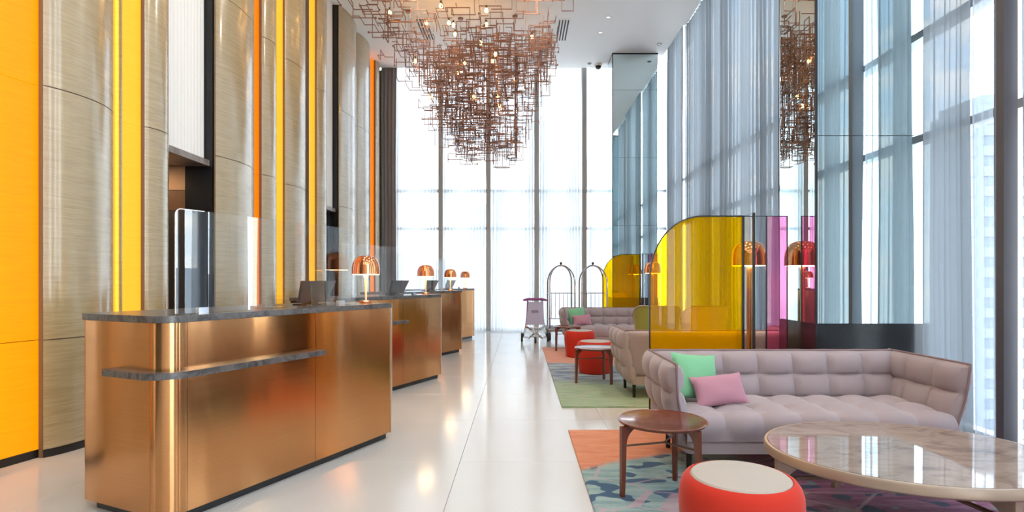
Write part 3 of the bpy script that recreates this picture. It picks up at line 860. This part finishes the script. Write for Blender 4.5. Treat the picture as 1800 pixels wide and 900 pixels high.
# ------------------------------------------------------------------ coloured glass screens
def make_partition(label, loc):
    r = thing('glass_partition', label, 'screen', loc, 0, 'coloured glass room screens')
    W, H = .845, 1.877
    arc = [(.50-.50*cos(a)**.9 if a < pi/2 else .5, H-.58+.58*sin(a)) for a in [i/24*pi/2 for i in range(25)]]
    out = [(0,.0)] + arc + [(W,H),(W,.0)]
    def panel(o, th=.005):
        mb = MB().prism(o, -th, th); mb.v = [(x, z, y) for x, y, z in mb.v]; return mb
    g = obj('yellow_pane', panel(out), M['yellow_glass'], r, label='yellow glass pane with a quarter round top corner')
    obj('edge_frame', MB().tube([(x,0,z) for x, z in out[:-2]] + [(W,0,H)], .009, 4), M['edge_black'], g)
    obj('post', MB().box((W-.010,-.010,0), (W+.010,.010,H+.004)), M['edge_black'], r)
    # clear pane running front to back
    c = obj('clear_pane', MB().box((W+.0,-.22,0), (W+.010,-.012,H)).box((W+.0,.012,0), (W+.010,.15,H)), M['clear_panel'], r)
    obj('post', MB().box((W-.007,-.235,0), (W+.015,-.22,H+.004)), M['edge_black'], r)
    obj('top_edge', MB().box((W+.002,-.22,H), (W+.008,.15,H+.004)), M['edge_black'], c)
    y = .24; H2 = 1.90; x1, x2 = 2.334-1.174, 2.528-1.174
    obj('clear_pane', MB().box((W+.03,y-.005,0), (x1-.008,y+.005,H2)), M['clear_panel'], r)
    p = obj('pink_pane', MB().box((x1+.008,y-.005,0), (x2,y+.005,H2)), M['pink_glass'], r, label='pink glass pane')
    obj('top_edge', MB().box((W+.03,y-.006,H2), (x2,y+.006,H2+.006)), M['edge_black'], r)
    obj('post', MB().box((x1-.006,y-.006,0), (x1+.006,y+.006,H2)), M['edge_black'], r)
    obj('edge_strip', MB().box((x2,y-.006,0), (x2+.007,y+.006,H2+.006)), M['edge_black'], p)
    return r
pt = make_partition('yellow and pink glass screen standing behind the near sofa', (1.174, 5.15, 0))
dup(pt, 'yellow and pink glass screen standing behind the far sofa', (1.865, 12.85, 0))

# ------------------------------------------------------------------ floor lamps
def make_floor_lamp(label, loc):
    r = thing('floor_lamp', label, 'lamp', loc, 0, 'copper dome floor lamps')
    obj('base', MB().lathe([(0,0),(.14,0),(.145,.006),(.145,.02),(.13,.028),(0,.03)], 32), M['pole_copper'], r)
    obj('pole', MB().lathe([(.026,.03),(.026,1.44)], 20), M['pole_copper'], r)
    z0 = 1.445
    dome = [(.172, z0)]
    for i in range(15):
        a = i/14*pi/2; dome.append((.172*max(0,cos(a))**.62, z0+.05+.20*sin(a)**.9))
    inner = [(max(0,q[0]-.005), q[1]-(.005 if i else 0)) for i, q in enumerate(dome)][::-1]
    obj('shade', MB().lathe(dome+inner, 44, caps=False), M['copper_lamp'], r, label='polished copper dome shade')
    obj('diffuser', MB().lathe([(0,z0-.004),(.160,z0-.004),(.163,z0+.004),(.160,z0+.012),(0,z0+.012)], 36), M['diffuser'], r, label='glowing disc under the shade')
    l = bpy.data.lights.new('bulb_light', 'AREA'); l.shape = 'DISK'; l.size = .30; l.energy = 6; l.color = (1,.66,.32)
    o = bpy.data.objects.new('bulb_light', l); COL.objects.link(o); o.parent = r; o.location = (0,0,z0-.007)
    return r
fl = make_floor_lamp('copper dome floor lamp behind the near glass screen', (2.33, 5.78, 0))
dup(fl, 'copper dome floor lamp behind the far glass screen, by the end column', (2.87, 12.3, 0))

# ------------------------------------------------------------------ luggage carts
def make_cart(label, loc, rz):
    r = thing('luggage_cart', label, 'cart', loc, rz, 'bellboy luggage carts')
    w, d = .27, .40
    m = M['bronze_rail']
    obj('platform', MB().prism(round_pts(-w-.02,-d,.06,pi,1.5*pi,4)+round_pts(w+.02,-d,.06,1.5*pi,2*pi,4)+round_pts(w+.02,d,.06,0,pi/2,4)+round_pts(-w-.02,d,.06,pi/2,pi,4), .20, .26), M['drape'], r)
    obj('bumper', MB().tube([(-w-.03,-d-.06,.23),(w+.03,-d-.06,.23),(w+.03,d+.06,.23),(-w-.03,d+.06,.23)], .02, 8, True), m, r)
    for y in (-d+.05, d-.05):
        s = 1 if y > 0 else -1
        pts = [(-w, y, .26), (-w, y, 1.25)]
        for i in range(1, 12):
            a = pi - i/12*pi; pts.append((w*cos(a), y*(1-.86*sin(a)**1.5), 1.25+.37*sin(a)))
        pts += [(w, y, 1.25), (w, y, .26)]
        obj('arch_rail', MB().tube(pts, .0165, 10), m, r)
    for z in (1.0, .42):
        obj('side_rail', MB().tube([(-w,-d+.05,z),(-w,d-.05,z)], .009, 8), m, r)
        obj('side_rail', MB().tube([(w,-d+.05,z),(w,d-.05,z)], .009, 8), m, r)
        obj('back_rail', MB().tube([(-w,d-.05,z),(w,d-.05,z)], .010, 8), m, r)
    for i in range(1, 6):
        x = -w+2*w*i/6
        obj('baluster', MB().tube([(x,d-.05,.42),(x,d-.05,1.0)], .006, 6), m, r)
    obj('finial', MB().lathe([(0,1.60),(.02,1.605),(.012,1.63),(.028,1.66),(.026,1.685),(0,1.70)], 14), M['knob'], r)
    for sx in (-1, 1):
        for sy in (-1, 1):
            f = obj('caster_fork', MB().box((sx*w-.02, sy*(d-.03)-.03, .10), (sx*w+.02, sy*(d-.03)+.03, .20)), M['chrome'], r)
            wm = MB().lathe([(0,-.018),(.085,-.018),(.09,-.01),(.09,.01),(.085,.018),(0,.018)], 20)
            wm.v = [(z+sx*w, x+sy*(d-.03), y+.09) for x, y, z in wm.v]
            obj('wheel', wm, M['rubber'], f)
    return r
cart = make_cart('left bronze arched luggage cart between trolley and far sofa', (.905, 12.58, 0), R(1))
dup(cart, 'right bronze arched luggage cart beside the far yellow glass', (1.615, 12.62, 0), R(-1))

# ------------------------------------------------------------------ purple baggage trolley
tr = thing('baggage_trolley', 'lilac and purple chrome baggage trolley by the end window', 'trolley', (.315, 11.92, 0))
obj('handle_bar', MB().tube([(-.25,0,.875),(-.14,.0,.895),(.14,.0,.895),(.25,0,.875)], [.02,.03,.03,.02], 10), M['purple'], tr)
pan = MB().add([(-.14,.02,.84),(.14,.02,.84),(.19,-.03,.36),(-.19,-.03,.36),(-.14,.05,.84),(.14,.05,.84),(.19,.0,.36),(-.19,.0,.36)],
               [(0,1,2,3),(5,4,7,6),(0,4,5,1),(1,5,6,2),(2,6,7,3),(3,7,4,0)])
po = obj('front_board', pan, M['lilac'], tr)
for z, w in ((.655,.07),(.625,.075)):
    x = -w; 
    mb = MB(); rnd = random.Random(int(z*1000))
    while x < w:
        l = rnd.uniform(.010,.022); mb.box((x, -.012+(.655-z)*-.1, z-.007), (min(x+l, w), .001, z+.007)); x += l+.006
    o = obj('print_line', mb, M['ink'], po); o['kind'] = 'stuff'
for s in (-1, 1):
    obj('side_tube', MB().tube([(s*.15,.04,.88),(s*.17,.02,.5),(s*.2,-.02,.30),(s*.24,.1,.12)], .017, 8), M['purple'] if s < 0 else M['lilac'], tr)
    obj('chassis_tube', MB().tube([(s*.20,-.03,.33),(s*.10,-.12,.28),(-s*.16,-.28,.10)], .02, 8), M['chrome'], tr)
    obj('chassis_tube', MB().tube([(s*.17,-.03,.36),(s*.22,-.05,.22),(s*.25,.06,.10)], .018, 8), M['chrome'], tr)
    wm = MB().lathe([(0,-.022),(.088,-.022),(.095,-.012),(.095,.012),(.088,.022),(0,.022)], 20)
    wm.v = [(z+s*.275, x+.06, y+.095) for x, y, z in wm.v]
    obj('wheel', wm, M['rubber'], tr)
obj('axle', MB().tube([(-.26,.06,.095),(.26,.06,.095)], .014, 8), M['chrome'], tr)
wm = MB().lathe([(0,-.02),(.06,-.02),(.065,.0),(.06,.02),(0,.02)], 16); wm.v = [(z, x-.28, y+.065) for x, y, z in wm.v]
obj('wheel', wm, M['rubber'], tr)
obj('basket', MB().tube([(-.17,-.05,.30),(.17,-.05,.30),(.13,-.26,.26),(-.13,-.26,.26)], .012, 8, True), M['chrome'], tr)

# ------------------------------------------------------------------ ceiling fittings
def vent(label, cx, cy):
    r = thing('ceiling_vent', label, 'vent', (cx, cy, HC), 0, 'slot air vents in the ceiling')
    obj('frame', MB().box((-.13,-.52,-.012), (.13,.52,-.001)), M['ceiling'], r)
    for k in range(4):
        x = -.09+.06*k
        obj('slot', MB().box((x-.014,-.49,-.016), (x+.014,.49,-.011)), M['blackmatt'], r)
vent('four slot air vent in the ceiling right of the chandelier', .90, 12.05)
vent('four slot air vent in the ceiling seen through the chandelier', -2.0, 12.0)
def downlight(label, x, y, lit):
    r = thing('downlight', label, 'ceiling light', (x, y, HC), 0, 'small recessed ceiling lights')
    obj('trim_ring', MB().lathe([(.035,-.001),(.055,-.001),(.06,-.008),(.05,-.014),(.04,-.012)], 20, caps=False), M['white'] if lit else M['mullion'], r)
    obj('lens', MB().lathe([(0,-.004),(.038,-.004),(.038,-.009),(0,-.009)], 16), M['downlight'] if lit else M['screen'], r)
for x, y, lit, lab in ((3.13,12.75,False,'dark recessed ceiling light near the window wall'), (1.70,13.9,False,'dark recessed ceiling light beside the dome camera'),
                       (1.72,12.15,True,'lit recessed ceiling light in front of the dome camera'), (1.78,11.45,True,'second lit recessed ceiling light, nearer the viewer'), (1.85,10.65,False,'dark recessed ceiling light at the top edge of the picture')):
    downlight(lab, x, y, lit)
# added fill downlights, all out of view, to brighten the foreground
for x in (-1.9, .3, 2.4):
    for y, row in ((-3.8,'by the back wall'), (-.8,'behind the viewer'), (2.2,'level with the nearest desk'), (5.2,'level with the near mirrored column'), (8.2,'level with the third desk')):
        sidename = 'desk' if x < -1 else 'walkway' if x < 1 else 'seating'
        r = thing('downlight', f'added unseen fill downlight over the {sidename} side, {row}', 'ceiling light', (x, y, HC), 0, 'added fill downlights out of view')
        obj('trim_ring', MB().lathe([(.16,-.001),(.20,-.001),(.205,-.01),(.18,-.018),(.165,-.016)], 24, caps=False), M['white'], r)
        obj('lens', MB().lathe([(0,-.003),(.165,-.003),(.165,-.009),(0,-.009)], 20), M['downlight'], r)
        l = bpy.data.lights.new('added_fill_lamp', 'AREA'); l.shape = 'DISK'; l.size = .3; l.energy = 27; l.color = (1,.88,.74)
        o = bpy.data.objects.new('added_fill_lamp', l); COL.objects.link(o); o.parent = r; o.location = (0,0,-.012)
dc = thing('dome_camera', 'small dark dome security camera on the ceiling by the far column', 'camera', (1.92, 13.95, HC))
obj('mount', MB().lathe([(0,-.05),(.09,-.05),(.095,-.02),(.095,-.001),(0,-.001)], 20), M['white'], dc)
obj('dome', MB().lathe([(0,-.13),(.04,-.12),(.065,-.095),(.075,-.05),(0,-.05)], 18), M['black'], dc)

# ------------------------------------------------------------------ chandelier
ch = thing('chandelier', 'huge copper rod chandelier of angular wire mazes with amber bulbs', 'chandelier', (-.75, 10.9, HC))
CO = Vector((-.75, 10.9, HC))
rnd = random.Random(8)
ZT, ZBOT = 5.98, 3.66
def lim(z):
    s = max(0, min(1, (ZT-z)/(ZT-ZBOT)))
    xl = -2.85 + 1.72*s**.62; xr = .74 - .80*s**1.5
    yl = 8.3 + 2.8*s**.6; yr = 12.5 - .4*s
    return xl, xr, yl, yr
loose = [0, 0]
def inside(p):
    if not ZBOT <= p.z <= ZT: return False
    xl, xr, yl, yr = lim(p.z); xl -= loose[0]; xr += loose[1]
    return xl <= p.x <= xr and yl <= p.y <= yr
def walk(p, n, axes=(0,1,2), lo=.07, hi=.34):
    pts = [p.copy()]; last = None; loose[0] = rnd.choice((0,.1,.2,.45)); loose[1] = rnd.choice((0,0,.1,.25))
    for _ in range(n):
        for _try in range(10):
            ax = rnd.choice([a for a in axes if a != last])
            q = pts[-1].copy(); q[ax] += rnd.choice((-1,1))*rnd.uniform(lo, hi)
            if inside(q): pts.append(q); last = ax; break
    return pts
def sq_path(mb, pts, r):
    for a, b in zip(pts[:-1], pts[1:]):
        lo = [min(a[i], b[i])-r for i in range(3)]; hi = [max(a[i], b[i])+r for i in range(3)]
        mb.box([lo[i]-CO[i] for i in range(3)], [hi[i]-CO[i] for i in range(3)])
def seed_point(core):
    while True:
        if core:
            z = ZBOT + (ZT-ZBOT)*rnd.random()
            p = Vector((rnd.uniform(-1.55,-.05), rnd.uniform(10.3,12.0), z))
        else:
            z = ZT - (ZT-ZBOT)*rnd.random()**1.8
            xl, xr, yl, yr = lim(z); p = Vector((rnd.uniform(xl,xr), rnd.uniform(yl,yr), z))
        if inside(p): return p
paths = []
for i in range(330): paths.append(walk(seed_point(True), rnd.randint(4,7), (0,2,0,2,1)))
for i in range(300): paths.append(walk(seed_point(False), rnd.randint(3,6), (0,2,0,2,1), .1, .42))
for x0, x1, y0, y1, z0, z1, cnt in ((-3.0,-1.9,8.8,10.4,5.2,5.95,60), (.2,.78,9.8,11.6,5.2,5.95,36), (-2.4,-1.4,10.4,11.6,4.4,5.4,36)):
    for i in range(cnt):
        p = Vector((rnd.uniform(x0,x1), rnd.uniform(y0,y1), rnd.uniform(z0,z1)))
        if inside(p): paths.append(walk(p, rnd.randint(4,6), (0,2,0,2,1), .12, .45))
for i in range(16):                                        # long upright rods seen edge to edge
    yv, xv, z0 = rnd.uniform(10.9,11.8), -.09+rnd.uniform(-.012,.012), rnd.uniform(3.75,4.9)
    paths.append([Vector((xv,yv,z0)), Vector((xv,yv,min(ZT,z0+rnd.uniform(.8,1.6))))])
for i in range(34):                                        # one upright sheet of rods along the room
    z = ZBOT+.05 + (ZT-ZBOT-.1)*(i/33)
    p = Vector((-.085+rnd.uniform(-.03,.03), rnd.uniform(11.0,11.9), z)); paths.append(walk(p, 5, (1,2), .1, .4))
paths = [p for p in paths if len(p) > 1]
rest = MB()
for i, p in enumerate(paths):
    if (i*7919) % len(paths) >= 300:
        sq_path(rest, p, .0053)
    else:
        mb = MB(); sq_path(mb, p, .0057)
        for e in (p[0], p[-1]):
            if rnd.random() < .6:
                mb.box([e[k]-CO[k]-.013 for k in range(3)], [e[k]-CO[k]+.013 for k in range(3)])
        obj('rod', mb, M['rod'], ch, smooth=False, fix=False)
o = obj('rod_mesh', rest, M['rod'], ch, smooth=False, fix=False); o['kind'] = 'stuff'
def at(px, y, D): return Vector(((px-914)*D/1000, D, CAMZ+(492-y)*D/1000))
for px, yy, D in ((685,22,9.9),(730,107,11.2),(775,10,9.8),(789,40,10.6),(797,44,11),(855,18,10.2),(855,43,11),(935,65,11.3),(866,107,11.3),(871,95,10.9),
                  (805,128,11.4),(817,110,11),(875,170,11.6),(878,186,11.3),(833,170,11.5),(758,168,11.7),(800,60,11.3),(905,140,11.6),(845,75,10.8),(750,40,10.9)):
    p = at(px, yy, D)-CO
    obj('bulb', MB().lathe([(0,-.045),(.018,-.038),(.030,-.015),(.028,.01),(.014,.035),(0,.042)], 12, p), M['bulb'], ch)
    obj('socket', MB().lathe([(0,.035),(.017,.035),(.017,.085),(0,.085)], 8, p), M['knob'], ch)
for x, y_ in ((-2.3,9.2),(-1.4,9.0),(-.4,9.3),(.4,10.0),(-2.2,11.2),(-1.2,11.5),(-.1,11.4),(.3,12.1),(-.75,10.4)):
    p = Vector((x, y_, 0))-CO
    obj('cable', MB().tube([(p.x,p.y,0),(p.x,p.y,ZT-HC-.15)], .003, 4), M['cable'], ch)
    obj('ceiling_rose', MB().lathe([(0,-.03),(.05,-.03),(.055,-.001),(0,-.001)], 16, (p.x,p.y,0)), M['rod'], ch)
